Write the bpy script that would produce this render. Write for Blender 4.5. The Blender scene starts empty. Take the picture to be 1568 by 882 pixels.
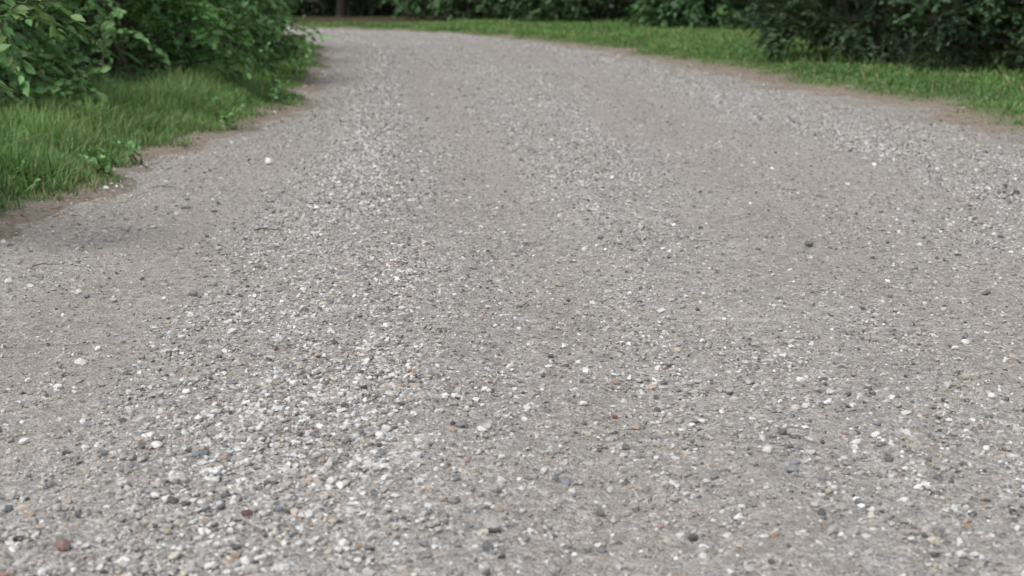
import bpy, bmesh, math, time
import numpy as np
from mathutils import Vector
T0=time.time()
rng=np.random.default_rng(7)
scene=bpy.context.scene

# ---------------------------------------------------------------- helpers
def smooth(a,b,x):
    t=np.clip((x-a)/(b-a),0,1); return t*t*(3-2*t)
def _h(ix,iy,s):
    n=(ix.astype(np.int64)*374761393+iy.astype(np.int64)*668265263+s*982451653)&0xffffffff
    n=((n^(n>>13))*1274126177)&0xffffffff
    n=(n^(n>>16))&0xffffffff
    return n/4294967295.0
def vn(x,y,s=0):
    fx=np.floor(x);fy=np.floor(y);u=x-fx;v=y-fy
    u=u*u*(3-2*u);v=v*v*(3-2*v);ix=fx.astype(np.int64);iy=fy.astype(np.int64)
    return (_h(ix,iy,s)*(1-u)+_h(ix+1,iy,s)*u)*(1-v)+(_h(ix,iy+1,s)*(1-u)+_h(ix+1,iy+1,s)*u)*v
def fbm(x,y,s=0,o=4):
    a=0;w=.5;t=0
    for i in range(o):
        a=a+w*vn(x*2**i,y*2**i,s+i*17);t+=w;w*=.5
    return a/t
def norm(v):
    return v/np.maximum(np.linalg.norm(v,axis=-1,keepdims=True),1e-9)

# ---------------------------------------------------------------- road plan
RL=np.array([(-2.7,-4),(-2.5,3),(-2.32,6.2),(-2.1,7.1),(-2.2,8.6),(-2.02,9.8),(-1.93,12),(-2.43,17),(-3.14,23.2),(-4.3,28),(-6.5,31.5),(-11,34),(-20,36)],float)
RR=np.array([(4.2,-4),(3.9,5),(3.62,9.4),(3.4,10.6),(3.6,12.2),(2.8,13.9),(2.6,17),(1.5,22.5),(-.2,28.2),(-2.2,31.8),(-4.4,34.2),(-9,37.2),(-20,41)],float)
POLY=np.vstack([RL,RR[::-1]])
def rdist(x,y):
    """signed distance to the road outline, positive inside"""
    x=np.asarray(x,float);y=np.asarray(y,float)
    d2=np.full(x.shape,1e9);ins=np.zeros(x.shape,bool);n=len(POLY)
    for i in range(n):
        ax,ay=POLY[i];bx,by=POLY[(i+1)%n]
        dx,dy=bx-ax,by-ay
        t=np.clip(((x-ax)*dx+(y-ay)*dy)/(dx*dx+dy*dy),0,1)
        d2=np.minimum(d2,(x-ax-t*dx)**2+(y-ay-t*dy)**2)
        if dy!=0:
            c=((ay>y)!=(by>y))&(x<dx*(y-ay)/dy+ax)
            ins^=c
    d=np.sqrt(d2)
    d=np.where(ins,d,-d)
    return d+.40*(fbm(x*1.7,y*1.7,5,3)-.5)+.17*(fbm(x*8,y*8,8,2)-.5)
def lane(ys,xs,y): return np.interp(y,ys,xs)
YA=[2,4.7,8,14.7,23,30,36]
def bands(x,y):
    a=lane(YA,[-.42,-.52,-.86,-1.42,-2.1,-3.6,-6],y); wa=lane(YA,[.52,.38,.28,.25,.3,.4,.5],y)
    b=lane(YA,[.85,.75,.45,.0,-.9,-2.6,-5],y)
    c=lane(YA,[2.3,2.4,2.5,2.0,.8,-1.2,-4],y)
    wob=.25*(vn(x*0+3.3,y*.35,91)-.5)
    A=np.exp(-((x-a-wob)/wa)**2)
    B=np.exp(-((x-b-wob)/.42)**2)
    C=np.exp(-((x-c+wob)/.6)**2)
    return A,B,C
def tracks(x,y):
    """compacted wheel tracks"""
    t0=lane(YA,[-1.35,-1.4,-1.65,-2.0,-2.7,-4.2,-6.6],y)
    t1=lane(YA,[.22,.18,-.25,-.85,-1.6,-3.2,-5.6],y)
    t2=lane(YA,[1.5,1.5,1.45,1.0,-.1,-2.0,-4.6],y)
    w=.12*(vn(x*0+7.3,y*.4,191)-.5)
    T=.8*np.exp(-((x-t0-w)/.34)**2)+.9*np.exp(-((x-t1-w)/.22)**2)+.9*np.exp(-((x-t2-w)/.36)**2)
    return np.clip(T*(.35+1.1*fbm(x*2.4,y*.6,77,3)),0,1)
def gmask(x,y):
    A,B,C=bands(x,y);T=tracks(x,y)
    cx=lane(YA,[0,0,-.2,-.6,-1.5,-3,-5.5],y)
    st=fbm((x-cx)*5.5,y*.35,21,4)
    pt=fbm(x*3.1,y*1.6,33,4)
    g=.78*A+.36*B+.48*C
    g=g*(.6+.8*pt)+1.05*(st-.5)+.45*(pt-.5)+.17-.16*T
    return np.clip(g,0,1)
def zroad(x,y,d):
    A,B,C=bands(x,y);T=tracks(x,y)
    cx=lane(YA,[0,0,-.2,-.6,-1.5,-3,-5.5],y)
    z=.028*(A+.6*B+.8*C)-.014*T+.03*(fbm(x*.7,y*.5,3,3)-.5)+.016*(fbm(x*4,y*3,4,3)-.5)
    z=z+.026*(fbm((x-cx)*6,y*.5,31,3)-.5)+.010*(fbm(x*22,y*22,6,3)-.5)
    return z-.14*smooth(0.05,-.4,d)
def zground(x,y,d):
    up=.02+.07*smooth(.05,-.7,d)+.02*smooth(-1,-4,d)
    z=np.where(d<.05,up,.02-.09*smooth(.05,.35,d))
    return z+.05*(fbm(x*1.3,y*1.3,14,3)-.5)*smooth(.2,-.3,d)+.018*(fbm(x*6,y*6,15,2)-.5)

# ---------------------------------------------------------------- mesh builder
def build(name,V,F,mat,col=None,attrs=None,smooth_sh=False):
    """F: (n,k) int array or list of such arrays"""
    if not isinstance(F,list): F=[F]
    me=bpy.data.meshes.new(name)
    V=np.ascontiguousarray(V,dtype=np.float32)
    me.vertices.add(len(V)); me.vertices.foreach_set("co",V.ravel())
    L=np.concatenate([f.ravel() for f in F]).astype(np.int32)
    sizes=np.concatenate([np.full(len(f),f.shape[1]) for f in F])
    st=np.concatenate([[0],np.cumsum(sizes)[:-1]]).astype(np.int32)
    me.loops.add(len(L)); me.loops.foreach_set("vertex_index",L)
    me.polygons.add(len(sizes)); me.polygons.foreach_set("loop_start",st)
    me.update(calc_edges=True)
    me.polygons.foreach_set("use_smooth",np.full(len(sizes),smooth_sh,dtype=bool))
    if col is not None:
        a=me.attributes.new("Col","FLOAT_COLOR","POINT")
        c=np.ones((len(V),4),np.float32); c[:,:3]=col
        a.data.foreach_set("color",c.ravel())
    for k,v in (attrs or {}).items():
        a=me.attributes.new(k,"FLOAT","POINT"); a.data.foreach_set("value",np.asarray(v,np.float32))
    me.materials.append(mat)
    ob=bpy.data.objects.new(name,me); scene.collection.objects.link(ob)
    return ob
def frames(D,U):
    """rotation matrices with columns X,Y=D,Z~U"""
    D=norm(D); X=norm(np.cross(D,U)); Z=np.cross(X,D)
    return np.stack([X,D,Z],axis=-1)
def scatter(TV,TF,R,P,S,off=0):
    """TV (k,3) template; R (N,3,3); P (N,3); S (N,) or (N,3)"""
    N=len(P);k=len(TV)
    S=np.asarray(S); S=S[:,None] if S.ndim==1 else S
    v=TV[None]*S[:,None,:]
    v=np.einsum('nij,nkj->nki',R,v)+P[:,None]
    f=TF[None]+(np.arange(N)*k)[:,None,None]+off
    return v.reshape(-1,3),f.reshape(-1,TF.shape[1])

# ---------------------------------------------------------------- materials
def newmat(name):
    m=bpy.data.materials.new(name);m.use_nodes=True
    nt=m.node_tree;nt.nodes.clear();return m,nt,nt.nodes,nt.links
def mixc(N,L,a,b,f,mode='MIX'):
    n=N.new("ShaderNodeMix");n.data_type='RGBA';n.blend_type=mode
    for s,v in ((n.inputs[0],f),(n.inputs[6],a),(n.inputs[7],b)):
        if hasattr(v,'links'): L.new(v,s)
        else: s.default_value=v if not isinstance(v,tuple) else (*v,1)
    return n.outputs[2]
def math_(N,L,op,a,b=None,clamp=False):
    n=N.new("ShaderNodeMath");n.operation=op;n.use_clamp=clamp
    for s,v in zip(n.inputs,(a,b)):
        if v is None: continue
        if hasattr(v,'links'): L.new(v,s)
        else: s.default_value=v
    return n.outputs[0]
def ramp(N,L,f,stops):
    n=N.new("ShaderNodeValToRGB");L.new(f,n.inputs[0])
    e=n.color_ramp.elements
    while len(e)<len(stops): e.new(.5)
    for el,(p,c) in zip(e,stops): el.position=p;el.color=(*c,1) if len(c)==3 else c
    return n.outputs[0]
def tex(N,L,kind,co,scale,**k):
    n=N.new("ShaderNodeTex"+kind);L.new(co,n.inputs["Vector"]);n.inputs["Scale"].default_value=scale
    for a,b in k.items(): n.inputs[a].default_value=b
    return n
def attr(N,name):
    n=N.new("ShaderNodeAttribute");n.attribute_name=name;return n

def road_material():
    m,nt,N,L=newmat("packed_gravel")
    co=N.new("ShaderNodeTexCoord").outputs["Object"]
    G=attr(N,"gravel").outputs["Fac"];E=attr(N,"dirt").outputs["Fac"];T=attr(N,"track").outputs["Fac"]
    v1=tex(N,L,"Voronoi",co,105);v2=tex(N,L,"Voronoi",co,230)
    n1=tex(N,L,"Noise",co,1.3,Detail=3.);n2=tex(N,L,"Noise",co,28,Detail=3.);n3=tex(N,L,"Noise",co,420,Detail=1.)
    def cell(v):
        s=N.new("ShaderNodeSeparateColor");L.new(v.outputs["Color"],s.inputs[0]);return s
    st=[(0,(.12,.112,.104)),(.2,(.26,.242,.22)),(.5,(.44,.41,.375)),(.75,(.55,.525,.49)),(.9,(.70,.685,.66)),(1,(.80,.795,.78))]
    c1=ramp(N,L,cell(v1).outputs[0],st);c2=ramp(N,L,cell(v2).outputs[0],st)
    dust=mixc(N,L,(.425,.378,.327),(.53,.485,.433),ramp(N,L,n1.outputs[0],[(.35,(0,0,0)),(.65,(1,1,1))]))
    dust=mixc(N,L,dust,(.52,.495,.465),math_(N,L,'MULTIPLY',G,.7))
    dust=mixc(N,L,dust,(.445,.39,.335),math_(N,L,'MULTIPLY',T,.6))
    dust=mixc(N,L,dust,ramp(N,L,n3.outputs[0],[(.3,(.62,.61,.60)),(.7,(1.2,1.2,1.2))]),1.,'MULTIPLY')
    big=math_(N,L,'GREATER_THAN',cell(v1).outputs[1],.6)
    grit=mixc(N,L,c2,c1,math_(N,L,'MULTIPLY',big,.85))
    f=math_(N,L,'ADD',math_(N,L,'MULTIPLY',G,.36),.40,True)
    f=math_(N,L,'SUBTRACT',f,math_(N,L,'MULTIPLY',T,.08),True)
    f=math_(N,L,'ADD',f,math_(N,L,'MULTIPLY',math_(N,L,'SUBTRACT',n2.outputs[0],.5),.8),True)
    c=mixc(N,L,dust,grit,f)
    c=mixc(N,L,c,ramp(N,L,n2.outputs[0],[(.3,(.72,.715,.71)),(.62,(1.08,1.08,1.08))]),1.,'MULTIPLY')
    dirt=mixc(N,L,(.20,.168,.135),(.40,.355,.30),n2.outputs[0])
    c=mixc(N,L,c,dirt,math_(N,L,'MULTIPLY',E,.7))
    h=math_(N,L,'ADD',math_(N,L,'MULTIPLY',v1.outputs["Distance"],-1.0),math_(N,L,'MULTIPLY',v2.outputs["Distance"],-.8))
    h=math_(N,L,'ADD',h,math_(N,L,'MULTIPLY',n2.outputs[0],1.5))
    b=N.new("ShaderNodeBump");b.inputs["Strength"].default_value=.9;b.inputs["Distance"].default_value=.005
    L.new(h,b.inputs["Height"])
    p=N.new("ShaderNodeBsdfPrincipled");L.new(c,p.inputs["Base Color"]);p.inputs["Roughness"].default_value=.8
    p.inputs["Specular IOR Level"].default_value=.4
    L.new(b.outputs[0],p.inputs["Normal"])
    o=N.new("ShaderNodeOutputMaterial");L.new(p.outputs[0],o.inputs[0]);return m
def stone_material():
    m,nt,N,L=newmat("crushed_stone")
    co=N.new("ShaderNodeTexCoord").outputs["Object"]
    n1=tex(N,L,"Noise",co,330,Detail=2.)
    c=mixc(N,L,attr(N,"Col").outputs["Color"],ramp(N,L,n1.outputs[0],[(.3,(.76,.75,.73)),(.7,(1.12,1.12,1.12))]),1.,'MULTIPLY')
    b=N.new("ShaderNodeBump");b.inputs["Strength"].default_value=.35;b.inputs["Distance"].default_value=.0015
    L.new(n1.outputs[0],b.inputs["Height"])
    p=N.new("ShaderNodeBsdfPrincipled");L.new(c,p.inputs["Base Color"]);p.inputs["Roughness"].default_value=.7
    p.inputs["Specular IOR Level"].default_value=.45
    L.new(b.outputs[0],p.inputs["Normal"])
    o=N.new("ShaderNodeOutputMaterial");L.new(p.outputs[0],o.inputs[0]);return m
def leaf_material(name,trans=.3,rough=.5,spec=.35):
    m,nt,N,L=newmat(name)
    c=attr(N,"Col").outputs["Color"]
    p=N.new("ShaderNodeBsdfPrincipled");L.new(c,p.inputs["Base Color"]);p.inputs["Roughness"].default_value=rough
    p.inputs["Specular IOR Level"].default_value=spec
    if trans>0:
        t=N.new("ShaderNodeBsdfTranslucent");L.new(mixc(N,L,c,(1.1,1.3,.6),1.,'MULTIPLY'),t.inputs[0])
        x=N.new("ShaderNodeMixShader");x.inputs[0].default_value=trans
        L.new(p.outputs[0],x.inputs[1]);L.new(t.outputs[0],x.inputs[2]);out=x.outputs[0]
    else: out=p.outputs[0]
    o=N.new("ShaderNodeOutputMaterial");L.new(out,o.inputs[0]);return m
def ground_material():
    m,nt,N,L=newmat("verge_soil")
    co=N.new("ShaderNodeTexCoord").outputs["Object"]
    g=attr(N,"lawn").outputs["Fac"];E=attr(N,"dirt").outputs["Fac"]
    n1=tex(N,L,"Noise",co,2.2,Detail=4.);n2=tex(N,L,"Noise",co,35,Detail=4.)
    soil=mixc(N,L,(.045,.036,.024),(.11,.085,.055),n2.outputs[0])
    soil=mixc(N,L,soil,mixc(N,L,(.19,.155,.12),(.38,.33,.27),n2.outputs[0]),E)
    green=mixc(N,L,(.06,.115,.035),(.12,.215,.065),n1.outputs[0])
    green=mixc(N,L,green,soil,math_(N,L,'MULTIPLY',n2.outputs[0],.4))
    c=mixc(N,L,soil,green,g)
    b=N.new("ShaderNodeBump");b.inputs["Strength"].default_value=.8;b.inputs["Distance"].default_value=.02
    L.new(n2.outputs[0],b.inputs["Height"])
    p=N.new("ShaderNodeBsdfPrincipled");L.new(c,p.inputs["Base Color"]);p.inputs["Roughness"].default_value=.95
    p.inputs["Specular IOR Level"].default_value=.1
    L.new(b.outputs[0],p.inputs["Normal"])
    o=N.new("ShaderNodeOutputMaterial");L.new(p.outputs[0],o.inputs[0]);return m
M_road=road_material();M_stone=stone_material();M_leaf=leaf_material("leaves",.25);M_grass=leaf_material("grass_blades",.25,.6,.2)
M_ground=ground_material();M_litter=leaf_material("dry_litter",0,.9,.1);M_bark=leaf_material("bark",0,.9,.1)

# ---------------------------------------------------------------- shrubs plan (x,y,rx,ry,height)
SHL=[(-4.4,9.6,1.8,1.5,2.6),(-3.85,12.1,1.6,1.6,2.4),(-3.68,14.8,1.38,1.6,2.7),(-4.05,18.2,1.55,1.9,2.9),(-5.0,22.2,1.8,2.0,3.0),(-6.5,26.6,2.1,2.2,3.2),(-6.4,11.5,1.8,2.6,3.4),(-6.3,16,1.8,2.6,3.6)]
SHN=[(-3.75,5.5,1.55,1.3,2.2)]
SHR=[(4.65,17.9,1.7,1.4,2.8),(6.0,15.6,1.7,1.3,2.7),(8.0,15.0,1.9,1.8,3.0),(6.6,20.5,2.3,2.0,3.6),(6.1,25.5,1.9,2.2,3.0)]
SHB=[(-13.5,42,2.6,2.2,4),(-10.2,43.6,2.6,2.0,4.5),(-7.0,45.5,2.3,1.8,4.0),(-4.0,44.5,2.3,1.8,4.0),(-1.0,38.6,2.1,1.6,3.2),(2.0,36.2,2.0,1.6,3.2),(4.3,31.0,1.5,1.5,2.6),(6.9,31.0,2.0,2,3.4),(9.8,31,2.3,2.2,4),(5,37,2.6,2.2,5),(9.5,37.5,2.8,2.5,5),(-6,49,3.4,2,6),(.5,41.5,2.8,2,5),(-12,48,3.2,2.4,6)]
def shrub_shade(x,y):
    s=np.zeros(np.shape(x))
    for (cx,cy,rx,ry,h) in SHL+SHN+SHR+SHB:
        r=np.sqrt(((x-cx)/rx)**2+((y-cy)/ry)**2)
        s=np.maximum(s,1-smooth(.72,1.0,r))
    return s
def dirtmask(x,y,d):
    wd=np.where(x>.5,.7,.25)
    return smooth(1.,.1,d/wd+1.3*(fbm(x*3,y*3,44,3)-.5))*np.where((y>9),1,.6)

# ---------------------------------------------------------------- ground
xs=np.concatenate([[-400,-200,-100,-60,-40,-30,-22,-16,-12],np.arange(-9,12.01,.12),[14,17,22,30,40,60,100,200,400]])
ys=np.concatenate([[-400,-200,-80,-30,-12,-6],np.arange(-4,44.01,.14),[46,50,56,65,80,110,200,400]])
X,Y=np.meshgrid(xs,ys);x=X.ravel();y=Y.ravel();d=rdist(x,y)
V=np.stack([x,y,zground(x,y,d)],1)
nx,ny=len(xs),len(ys)
idx=np.arange(nx*ny).reshape(ny,nx)
F=np.stack([idx[:-1,:-1].ravel(),idx[:-1,1:].ravel(),idx[1:,1:].ravel(),idx[1:,:-1].ravel()],1)
def lawnmask(x,y,d):
    pp=fbm(x*1.6,y*1.6,47,3)
    return smooth(-.02,-.35,d+.6*(pp-.5))*(1-.9*shrub_shade(x,y))
behind=smooth(35,36.5,y)+smooth(-4.5,-6,x)*smooth(4,7,y)
lawn=lawnmask(x,y,d)*(1-.85*np.clip(behind,0,1))
build("ground",V,F,M_ground,attrs={"lawn":lawn,"dirt":smooth(-.75,-.1,d)*(1-smooth(35,36.5,y))},smooth_sh=True)

# ---------------------------------------------------------------- road
nt_=1100;k=np.concatenate([np.linspace(0,1,60,endpoint=False),np.linspace(1,len(RL)-1,nt_-60)])
cL=np.stack([np.interp(k,range(len(RL)),RL[:,i]) for i in (0,1)],1)
cR=np.stack([np.interp(k,range(len(RR)),RR[:,i]) for i in (0,1)],1)
w=np.linspace(-.09,1.09,260)
P=cL[:,None]*(1-w[None,:,None])+cR[:,None]*w[None,:,None]
x=P[...,0].ravel();y=P[...,1].ravel();d=rdist(x,y)
V=np.stack([x,y,zroad(x,y,d)],1)
idx=np.arange(len(x)).reshape(len(k),len(w))
F=np.stack([idx[:-1,:-1].ravel(),idx[:-1,1:].ravel(),idx[1:,1:].ravel(),idx[1:,:-1].ravel()],1)
build("gravel_road",V,F,M_road,attrs={"gravel":gmask(x,y),"dirt":dirtmask(x,y,d),"track":tracks(x,y)},smooth_sh=True)
print("road",time.time()-T0)

# ---------------------------------------------------------------- stones
def hull(npts,ax,seed):
    r=np.random.default_rng(seed)
    pts=[]
    while len(pts)<npts:
        p=norm(r.normal(size=3))
        if all(np.linalg.norm(p-q)>.55 for q in pts) or r.random()<.02: pts.append(p)
    pts=np.array(pts)*(1+.12*r.normal(size=(npts,1)))*np.array(ax)
    bm=bmesh.new()
    for p in pts: bm.verts.new(p)
    bmesh.ops.convex_hull(bm,input=bm.verts)
    bmesh.ops.triangulate(bm,faces=bm.faces)
    bmesh.ops.delete(bm,geom=[v for v in bm.verts if not v.link_faces],context='VERTS')
    bm.verts.index_update()
    v=np.array([q.co[:] for q in bm.verts]);f=np.array([[q.index for q in fa.verts] for fa in bm.faces])
    bm.free();return v,f
HI=[hull(12,(1,r0,r1),100+i) for i,(r0,r1) in enumerate([(.8,.55),(.7,.45),(.9,.7),(.65,.6),(.85,.4),(.75,.65),(.95,.5),(.6,.45),(.8,.75),(.7,.3)])]
LO=[hull(7,(1,r0,r1),200+i) for i,(r0,r1) in enumerate([(.8,.55),(.7,.45),(.9,.7),(.65,.6),(.85,.4),(.75,.6)])]
BIG=[hull(20,(1,r0,r1),300+i) for i,(r0,r1) in enumerate([(.8,.6),(.7,.55),(.9,.65),(.65,.6),(.85,.5)])]
PAL=np.array([(.43,.405,.375),(.52,.495,.46),(.32,.308,.292),(.66,.65,.625),(.82,.815,.80),(.15,.149,.148),(.24,.252,.268),(.47,.395,.32),(.38,.265,.21),(.57,.51,.435),(.75,.745,.725)])
PW=np.array([.21,.18,.13,.12,.075,.065,.065,.065,.014,.055,.085]);PW/=PW.sum()
WHITE=np.array([4,10])
SV=[];SF=[];SC=[];off=0
def put_stones(x,y,size,lib,cols=None,embed=.3,yaw=None,g=None):
    global off
    n=len(x);d=rdist(x,y)
    zz=np.maximum(zroad(x,y,d),zground(x,y,d))
    ci=rng.choice(len(PAL),n,p=PW)
    if g is not None:
        sw=np.isin(ci,WHITE)&(rng.random(n)>.4+1.0*g);ci=np.where(sw,rng.integers(0,3,n),ci)
        up=(~np.isin(ci,WHITE))&(rng.random(n)<.14*smooth(.6,1,g));ci=np.where(up,10,ci)
    c=PAL[ci]*(.78+.38*rng.random((n,1))) if cols is None else cols
    which=rng.integers(0,len(lib),n)
    yaw=rng.random(n)*6.283 if yaw is None else yaw
    tl=rng.normal(size=n)*.34; tr=rng.normal(size=n)*.34
    for i,(tv,tf) in enumerate(lib):
        s=which==i
        if not s.any(): continue
        D=np.stack([np.cos(yaw[s]),np.sin(yaw[s]),tl[s]],1)
        U=np.stack([tr[s],tl[s]*.3,np.ones(s.sum())],1)
        R=frames(D,U)
        sc=size[s][:,None]*.5*(.85+.3*rng.random((s.sum(),3)))
        hz=np.abs(tv[:,2]).max()*sc[:,2]
        P=np.stack([x[s],y[s],zz[s]+hz*(1-2*embed)],1)
        v,f=scatter(tv,tf,R,P,sc,off)
        SV.append(v);SF.append(f);SC.append(np.repeat(c[s],len(tv),axis=0));off+=len(v)
def sample(y0,y1,dens,med,sig,lo,hi,lib):
    xm0=-(.38*y1+.9);xm1=.38*y1+.9
    xm0=max(xm0,-9);xm1=min(xm1,4.3)
    n=int((xm1-xm0)*(y1-y0)*dens)
    x=rng.uniform(xm0,xm1,n);y=rng.uniform(y0,y1,n)
    k=(np.abs(x)<.38*y+.9);x=x[k];y=y[k]
    d=rdist(x,y);k=d>-.12;x=x[k];y=y[k];d=d[k]
    g=gmask(x,y)
    dm=dirtmask(x,y,d)
    p=(.25+.78*g**1.1)*(1-.7*dm)*smooth(-.15,.15,d)
    k=rng.random(len(x))<p;x=x[k];y=y[k];g=g[k]
    s=np.exp(np.log(med)+sig*rng.normal(size=len(x)))*(.82+.36*g)
    put_stones(x,y,np.clip(s,lo,hi),lib,g=g)
    return len(x)
c=[sample(1.3,3.6,10000,.0082,.52,.0035,.027,HI),sample(3.6,6,9500,.0089,.48,.004,.028,LO+HI[:2]),sample(6,10.5,5600,.0108,.43,.005,.032,LO),sample(10.5,18,2300,.0136,.4,.007,.038,LO),sample(18,36,800,.019,.35,.01,.042,LO)]
print("stones",c,time.time()-T0)
n=560;x=rng.uniform(-2.6,3.6,n);y=2+rng.random(n)**1.3*12
k=(rdist(x,y)>.1);x=x[k];y=y[k]
put_stones(x,y,np.clip(np.exp(np.log(.023)+.24*rng.normal(size=len(x))),.014,.038),BIG,embed=.2,g=x*0+.4)
W=(.82,.81,.79);GY=(.36,.35,.33);DK=(.19,.188,.18);TN=(.46,.415,.35);RD=(.27,.17,.15);BL=(.28,.30,.31)
IND=[(-1.51,6.5,.070,GY),(-1.02,4.75,.036,GY),(-1.055,4.6,.036,(.25,.24,.23)),(.02,4.43,.040,TN),(1.19,3.6,.035,TN),(1.30,3.96,.03,W),(1.15,5.43,.040,DK),(.58,2.8,.032,BL),(.24,2.64,.032,GY),(-.035,2.48,.040,(.44,.435,.42)),(.83,2.71,.028,W),(1.58,4.63,.032,(.20,.17,.14)),(-.37,4.06,.03,W),(-.775,2.96,.028,W),(-.64,3.0,.024,W),(.174,3.35,.026,W),(.416,2.79,.024,BL),(-.795,2.37,.034,RD),(-.5,2.53,.024,(.19,.09,.08)),(1.2,3.42,.028,W),(-.59,2.33,.028,(.68,.62,.52)),(-1.39,8.1,.07,W),(-1.16,3.5,.032,W),(-1.62,5.9,.05,GY),(-1.3,5.5,.03,TN),(.9,2.47,.022,GY),(.48,2.45,.016,(.42,.25,.16)),(-1.1,3.06,.03,W)]
A=np.array([(a,b,s) for a,b,s,_ in IND]);put_stones(A[:,0],A[:,1],A[:,2],BIG,cols=np.array([q[3] for q in IND]),embed=.15,yaw=rng.normal(size=len(A))*.5)
build("gravel_stones",np.concatenate(SV),np.concatenate(SF),M_stone,col=np.concatenate(SC))
print("stones built",off,time.time()-T0)

# ---------------------------------------------------------------- grass
def blade_tpl(bend,w=.045):
    v=[];
    for i,t in enumerate((0,.35,.7)):
        ww=w*(1-.35*t)
        v+= [(-ww,bend*t*t,t*(1-.25*bend*t)),(ww,bend*t*t,t*(1-.25*bend*t))]
    v.append((0,bend*1.05,1-.3*bend))
    return np.array(v),np.array([(0,1,3),(0,3,2),(2,3,5),(2,5,4),(4,5,6)])
BT=[blade_tpl(b) for b in (.08,.3,.55,.9)]
GV=[];GF=[];GC=[];goff=0
def grass(x,y,h,wscale,base,tip,var=.28):
    global goff
    n=len(x);d=rdist(x,y);z=np.maximum(zground(x,y,d),zroad(x,y,d))-.005
    which=rng.integers(0,4,n);yaw=rng.random(n)*6.283
    for i,(tv,tf) in enumerate(BT):
        s=which==i;m=s.sum()
        if not m: continue
        D=np.stack([np.cos(yaw[s]),np.sin(yaw[s]),np.zeros(m)],1)
        R=frames(D,np.stack([rng.normal(size=m)*.18,rng.normal(size=m)*.18,np.ones(m)],1))
        P=np.stack([x[s],y[s],z[s]],1)
        S=np.stack([wscale[s],h[s],h[s]],1)
        v,f=scatter(tv,tf,R,P,S,goff)
        t=tv[:,2][None,:,None]
        br=(1+var*rng.normal(size=(m,1,1))).clip(.45,1.7)
        dry=(rng.random((m,1,1))<.08)
        pf=fbm(x[s]*1.5,y[s]*1.5,71,3)[:,None,None]
        pat=(.65+.7*pf)
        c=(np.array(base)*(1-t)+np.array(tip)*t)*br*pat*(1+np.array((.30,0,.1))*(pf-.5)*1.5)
        c=np.where(dry,np.array((.42,.37,.22))*np.ones_like(c),c)
        GV.append(v);GF.append(f);GC.append(c.reshape(-1,3));goff+=len(v)
n=200000;x=rng.uniform(-5.2,-1.6,n);y=rng.uniform(4.2,13.5,n)
d=rdist(x,y);k=(d<.06)&(x>-.42*y-.8);x,y,d=x[k],y[k],d[k]
cl=fbm(x*4,y*4,61,3)
k=rng.random(len(x))<(.3+.7*smooth(.05,-.25,d))*(1-.75*shrub_shade(x,y))*smooth(.22,.5,cl+.35*smooth(0,-.4,d));x,y,d,cl=x[k],y[k],d[k],cl[k]
h=(.05+.16*smooth(0.05,-.6,d))*(.4+.9*rng.random(len(x)))*(.5+1.05*cl)
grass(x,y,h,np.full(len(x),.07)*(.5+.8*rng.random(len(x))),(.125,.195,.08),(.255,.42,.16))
print("left grass",len(x))
n=60000;x=rng.uniform(-6,-1.6,n);y=rng.uniform(13,32,n)
d=rdist(x,y);k=(d<.03)&(d>-1.6);x,y,d=x[k],y[k],d[k]
k=rng.random(len(x))<(1-.7*shrub_shade(x,y));x,y,d=x[k],y[k],d[k]
h=(.05+.10*smooth(0,-.6,d))*(.5+rng.random(len(x)))
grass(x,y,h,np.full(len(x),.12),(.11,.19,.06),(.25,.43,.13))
n=360000;y=9+rng.random(n)**1.15*28.5;x=rng.uniform(-9,12,n)
d=rdist(x,y);k=(d<.02)&(np.abs(x)<.42*y+1)&(x>-.35*y)&~((y>35.2)&(x<-1.5));x,y,d=x[k],y[k],d[k]
k=rng.random(len(x))<(.10+.90*lawnmask(x,y,d));x,y,d=x[k],y[k],d[k]
h=(.022+.028*smooth(0,-.5,d))*(.5+rng.random(len(x)))*(1+1.6*shrub_shade(x,y))
h=h*np.where(rng.random(len(x))<.04,2.,1.)
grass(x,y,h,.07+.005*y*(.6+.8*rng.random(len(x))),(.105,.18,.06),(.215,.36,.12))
print("right grass",len(x),time.time()-T0)
build("grass",np.concatenate(GV),np.concatenate(GF),M_grass,col=np.concatenate(GC))

# ---------------------------------------------------------------- shrubs
LT=np.array([(0,0,0),(-.22,.22,.05),(-.27,.55,.06),(0,1,-.10),(.27,.55,.06),(.22,.22,.05),(0,.25,0),(0,.6,-.02)],float)
LF=np.array([(0,6,1),(1,6,7),(1,7,2),(2,7,3),(3,7,4),(4,7,5),(5,7,6),(5,6,0)])
def tube(path,rad,sides=6):
    path=np.array(path,float);V=[];F=[]
    for i,p in enumerate(path):
        t=path[min(i+1,len(path)-1)]-path[max(i-1,0)];t=t/np.linalg.norm(t)
        a=np.cross(t,(0.3,.9,.1));a/=np.linalg.norm(a);b=np.cross(t,a)
        for j in range(sides):
            q=2*math.pi*j/sides;V.append(p+rad[i]*(math.cos(q)*a+math.sin(q)*b))
    for i in range(len(path)-1):
        for j in range(sides):
            a0=i*sides+j;a1=i*sides+(j+1)%sides
            F+=[(a0,a1,a1+sides),(a0,a1+sides,a0+sides)]
    return np.array(V),np.array(F)
TT,TTF=tube([(0,0,0),(0,1,0)],[.0035,.0015],3)
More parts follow.
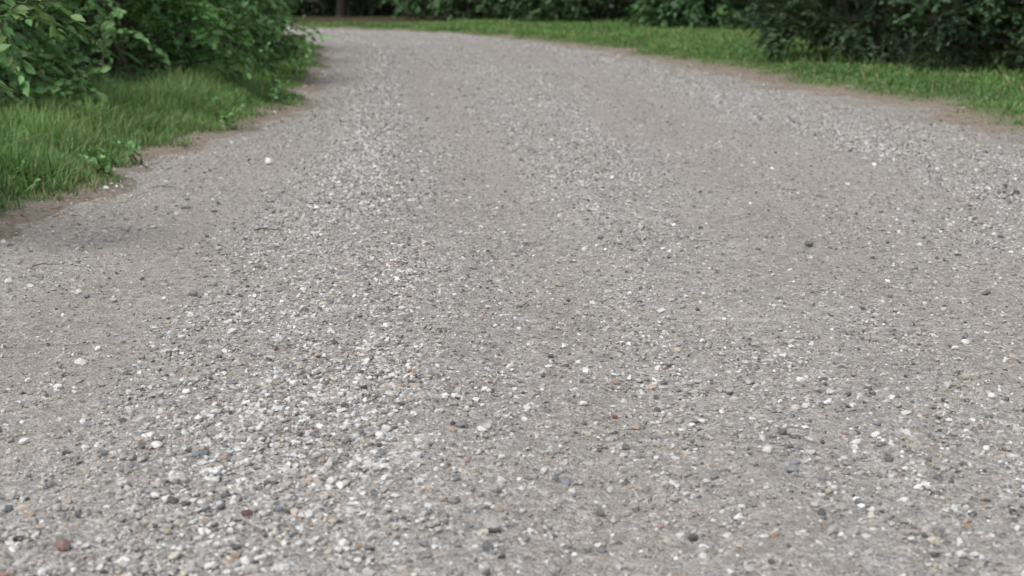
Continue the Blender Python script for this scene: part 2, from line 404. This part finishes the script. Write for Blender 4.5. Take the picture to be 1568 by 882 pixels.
def foliage(C,cdir,crad,ntw,nlf,leaf,cols,tw_len,seed):
    """clumps C with twigs, each twig carrying alternate leaves"""
    r=np.random.default_rng(seed);m=len(C)
    ci=np.repeat(np.arange(m),ntw);n=len(ci)
    P0=C[ci]+norm(r.normal(size=(n,3)))*(crad*r.random((n,1))**.5)
    D=norm(cdir[ci]*.7+r.normal(size=(n,3))*.55+np.array((0,0,.12)))
    Ln=tw_len*(.5+.9*r.random((n,1)))
    ti=np.repeat(np.arange(n),nlf);s=np.tile((np.arange(nlf)+.5)/nlf,n)[:,None]
    sd=np.tile(np.where(np.arange(nlf)%2==0,1,-1),n)[:,None]
    Dt=norm(D[ti]-np.array((0,0,.45))*s*s)
    P=P0[ti]+Dt*s*Ln[ti]
    side=norm(np.cross(Dt,(0,0,1.)))
    U=norm(np.array((0,0,.8))+r.normal(size=P.shape)*.45+cdir[ci][ti]*.6)
    LD=norm(Dt*(.35+.9*s)+side*sd*(1-.6*s)+r.normal(size=P.shape)*.22-np.array((0,0,.18)))
    R=frames(LD,U)
    S=leaf*(.55+.65*r.random(len(P)))*(1-.25*s[:,0]*r.random(len(P)))
    W=np.stack([S*(.85+.35*r.random(len(P))),S,S],1)
    v,f=scatter(LT,LF,R,P,W)
    cc=(.55+.9*r.random(m))[ci][ti][:,None]
    pick=cols[r.integers(0,len(cols),m)][ci][ti]*.6+cols[r.integers(0,len(cols),len(P))]*.4
    young=1+.5*(s>.7)*r.random((len(P),1))
    c=pick*cc*(.75+.5*r.random((len(P),1)))*young
    c=np.repeat(c,len(LT),axis=0)
    RT=frames(D,np.array((.1,.2,1.))+D*0)
    tv,tf=scatter(TT,TTF,RT,P0-D*.04,np.concatenate([np.ones((n,1))*2,Ln*.8,np.ones((n,1))*2],1),len(v))
    v=np.vstack([v,tv]);f=np.vstack([f,tf]);c=np.vstack([c,np.tile((.08,.085,.04),(len(tv),1))])
    return v,f,c
CG1=np.array([(.165,.31,.115),(.12,.245,.09),(.21,.37,.14),(.085,.18,.07)])
CG2=np.array([(.058,.105,.05),(.042,.082,.038),(.08,.135,.062),(.032,.066,.03)])
CG3=np.array([(.062,.12,.048),(.045,.09,.037),(.08,.145,.057),(.035,.075,.03)])
def shrub(name,cx,cy,rx,ry,H,leaf,cols,seed,ncl,ntw=8,nlf=11,crad=.2,tw=.28,extra=None):
    r=np.random.default_rng(seed)
    q=norm(r.normal(size=(ncl*4,3)))*(r.random((ncl*4,1))**.22)
    lump=.80+.34*fbm(q[:,0]*2.5+seed,q[:,1]*2.5+q[:,2]*2,seed,2)[:,None]
    q=q*lump
    C=np.stack([cx+q[:,0]*rx*.95,cy+q[:,1]*ry*.95,H*.28+q[:,2]*H*.7],1)
    keep=(C[:,2]>.2)&((C[:,2]<1.35)|(r.random(len(C))<.55))
    C=C[keep][:ncl]
    if extra is not None: C=np.vstack([C,extra])
    cd=norm((C-np.array((cx,cy,H*.28)))/np.array((rx,ry,H*.7)))
    v,f,c=foliage(C,cd,crad,ntw,nlf,leaf,cols,tw,seed)
    Vs=[v];Fs=[f];Cs=[c];o=len(v)
    gz=float(zground(np.array([cx]),np.array([cy]),rdist(np.array([cx]),np.array([cy])))[0])
    for i in range(0,len(C),2):
        b=np.array((cx+r.normal()*.22,cy+r.normal()*.22,gz-.05))
        e=C[i];m1=b*.65+e*.35+np.array((0,0,.15*H))*(1 if e[2]>.8 else .3)+r.normal(size=3)*.05
        m2=b*.3+e*.7+np.array((0,0,.08*H))*(1 if e[2]>.8 else .3)+r.normal(size=3)*.05
        rr=.016+.012*r.random()
        tv,tf=tube([b,m1,m2,e],[rr,rr*.75,rr*.5,rr*.2],5)
        Vs.append(tv);Fs.append(tf+o);o+=len(tv);Cs.append(np.tile((.07,.055,.04),(len(tv),1)))
    return build(name,np.concatenate(Vs),np.concatenate(Fs),M_leaf,col=np.concatenate(Cs))
for i,(a,b,rx,ry,h) in enumerate(SHL):
    shrub("leafy_shrub",a,b,rx,ry,h,.09 if b<17 else .10,CG1 if i<6 else CG2,40+i,135 if i<5 else 100,ntw=8,nlf=9)
ex=np.array([(-1.95,5.25,.95),(-2.1,5.3,.95),(-2.3,5.3,.98),(-2.0,5.2,.72),(-1.86,5.3,.9)])
shrub("overhanging_shrub",*SHN[0],.062,np.array([(.20,.31,.11),(.16,.27,.095)]),60,90,extra=ex,ntw=7,nlf=10,crad=.1,tw=.17)
for i,(a,b,rx,ry,h) in enumerate(SHR):
    shrub("dense_shrub",a,b,rx,ry,h,.085,CG2,70+i,170 if i<3 else 100)
for i,(a,b,rx,ry,h) in enumerate(SHB):
    shrub("distant_shrub",a,b,rx,ry,h,.15,CG3*1.7 if i in(6,7) else (CG3*1.25 if i in (4,5,9) else CG2*.75),90+i,110,ntw=8,nlf=9,crad=.35,tw=.45)
print("shrubs",time.time()-T0)

# ---------------------------------------------------------------- trees
def tree(name,x0,y0,H,r0,cr,seed,leaf=.2):
    r=np.random.default_rng(seed)
    path=[np.array((x0,y0,-.05))];
    for i in range(1,6): path.append(np.array((x0+r.normal()*.06*i,y0+r.normal()*.06*i,H*.85*i/5)))
    Vs=[];Fs=[];Cs=[];o=0
    def add(v,f,c):
        nonlocal o
        Vs.append(v);Fs.append(f+o);o+=len(v);Cs.append(c)
    tv,tf=tube([path[0],path[0]+np.array((0,0,.25))]+path[1:],[r0*1.5,r0*1.05]+[r0*(1-.17*i) for i in range(1,6)],10)
    add(tv,tf,np.tile((.055,.048,.04),(len(tv),1)))
    C=[]
    for i in range(24):
        t=.38+.6*r.random();s=path[0]+(path[-1]-path[0])*t
        a=r.random()*6.283;L=cr*(.5+.5*r.random())*(1.15-.5*t)
        e=s+np.array((math.cos(a)*L,math.sin(a)*L,L*(.25+.5*r.random())))
        m=(s+e)/2+np.array((0,0,-.1*L))
        rr=r0*.32*(1.1-t)
        tv,tf=tube([s,m,e],[rr,rr*.6,rr*.2],6);add(tv,tf,np.tile((.055,.048,.04),(len(tv),1)))
        for q in range(5):
            u=.45+.6*r.random();C.append(s+(e-s)*u+r.normal(size=3)*.4)
    C=np.array(C);cd=norm(C-np.array((x0,y0,H*.6)))
    v,f,c=foliage(C,cd,.4,6,8,leaf,CG3,.5,seed)
    add(v,f,c)
    return build(name,np.concatenate(Vs),np.concatenate(Fs),M_leaf,col=np.concatenate(Cs))
tree("deciduous_tree",6.9,18.6,7,.10,2.0,1)
tree("deciduous_tree",9.5,20,8,.15,2.4,2)
tree("deciduous_tree",-4.9,41.5,9,.15,3.2,3)
tree("deciduous_tree",1.5,40,8,.14,3,4)
tree("deciduous_tree",7.5,43,9,.16,3,5)
tree("deciduous_tree",-9,41.5,9,.16,3.2,6)
tree("deciduous_tree",-7.3,20,7,.12,2.2,7)

# ---------------------------------------------------------------- edge weeds, litter, twigs
wp=[(-2.12,8.0,.08),(-2.1,7.35,.07),(-2.2,7.5,.05),(-1.95,9.9,.08),(-1.98,11.9,.12),(-2.0,12.1,.22),(-2.1,12.5,.3),(-2.25,12.9,.35),(-2.4,6.9,.07),(-2.35,16,.12),(-2.3,10.8,.1),(-2.45,14.2,.15)]
C=np.array(wp);cd=np.tile((0.,0,1.),(len(C),1))
v,f,c=foliage(C,cd,.06,5,6,.055,CG1*1.05,.10,500)
build("broadleaf_weeds",v,f,M_leaf,col=c)
n=50000;y=4+rng.random(n)**1.4*26;x=rng.uniform(-5,4.5,n)
d=rdist(x,y);k=(d<.55)&(d>-.35);x,y,d=x[k],y[k],d[k]
k=rng.random(len(x))<smooth(.55,.0,d)*.9*smooth(.35,.6,fbm(x*2.5,y*2.5,81,2));x,y,d=x[k],y[k],d[k]
z=np.maximum(zground(x,y,d),zroad(x,y,d))+.006
yaw=rng.random(len(x))*6.283;m=len(x)
R=frames(np.stack([np.cos(yaw),np.sin(yaw),rng.normal(size=m)*.15],1),np.stack([rng.normal(size=m)*.3,rng.normal(size=m)*.3,np.ones(m)],1))
strawlike=rng.random(m)<.65
S=np.where(strawlike[:,None],np.stack([np.full(m,.009),.03+.08*rng.random(m),np.full(m,.03)],1),np.stack([.015+.02*rng.random(m)]*3,1))
v,f=scatter(LT,LF,R,np.stack([x,y,z],1),S)
pal=np.array([(.42,.32,.20),(.28,.18,.12),(.56,.47,.31),(.38,.22,.13),(.50,.40,.25)])
c=np.repeat(pal[rng.integers(0,5,m)]*(.7+.6*rng.random((m,1))),len(LT),axis=0)
build("dry_leaf_litter",v,f,M_litter,col=c)
print("litter",m)
def twig(name,x,y,L,a,r=.003):
    zz=float(zroad(np.array([x]),np.array([y]),np.array([1.]))[0])+.012
    dx,dy=math.cos(a)*L/2,math.sin(a)*L/2
    pts=[(x-dx,y-dy,zz),(x-dx*.3,y-dy*.3+.006,zz+.006),(x+dx*.3,y+dy*.3-.004,zz+.004),(x+dx,y+dy,zz+.002)]
    v,f=tube(pts,[r,r*.9,r*.7,r*.4],6)
    v2,f2=tube([pts[1],(pts[1][0]+.02,pts[1][1]+.03,zz+.012)],[r*.5,r*.2],5)
    V=np.vstack([v,v2]);F=np.vstack([f,f2+len(v)])
    build(name,V,F,M_bark,col=np.tile((.09,.075,.06),(len(V),1)))
twig("fallen_twig",-1.0,5.78,.13,-.15);twig("fallen_twig",-1.7,5.1,.10,.3,.0022);twig("fallen_twig",-1.75,7.1,.12,.1,.0022)

# ---------------------------------------------------------------- light
SE,SR=math.radians(58),math.radians(215)
w=bpy.data.worlds.new("World");scene.world=w;w.use_nodes=True
N=w.node_tree.nodes;L=w.node_tree.links;N.clear()
sky=N.new("ShaderNodeTexSky");sky.sky_type='NISHITA';sky.sun_disc=False;sky.sun_elevation=SE;sky.sun_rotation=SR
sky.air_density=1;sky.dust_density=3;sky.ozone_density=1
hs=N.new("ShaderNodeHueSaturation");hs.inputs["Saturation"].default_value=.45;L.new(sky.outputs[0],hs.inputs["Color"])
bg=N.new("ShaderNodeBackground");L.new(hs.outputs[0],bg.inputs[0]);bg.inputs[1].default_value=.15
o=N.new("ShaderNodeOutputWorld");L.new(bg.outputs[0],o.inputs[0])
sl=bpy.data.lights.new("sun","SUN");sl.energy=1.5;sl.angle=math.radians(22);sl.color=(1,.985,.96)
so=bpy.data.objects.new("sun",sl);scene.collection.objects.link(so)
dirv=Vector((math.sin(SR)*math.cos(SE),math.cos(SR)*math.cos(SE),math.sin(SE)))
so.rotation_euler=dirv.to_track_quat('Z','Y').to_euler()

# ---------------------------------------------------------------- camera
cam=bpy.data.cameras.new("camera");co=bpy.data.objects.new("camera",cam);scene.collection.objects.link(co)
co.location=(0,0,1.0);co.rotation_euler=(math.radians(90-12),0,0)
cam.lens=50;cam.sensor_width=36;cam.clip_end=1500;cam.clip_start=.05
cam.dof.use_dof=True;cam.dof.focus_distance=4.1;cam.dof.aperture_fstop=4.3
scene.camera=co
scene.view_settings.view_transform='Standard';scene.view_settings.look='None';scene.view_settings.exposure=0
print("done",time.time()-T0)
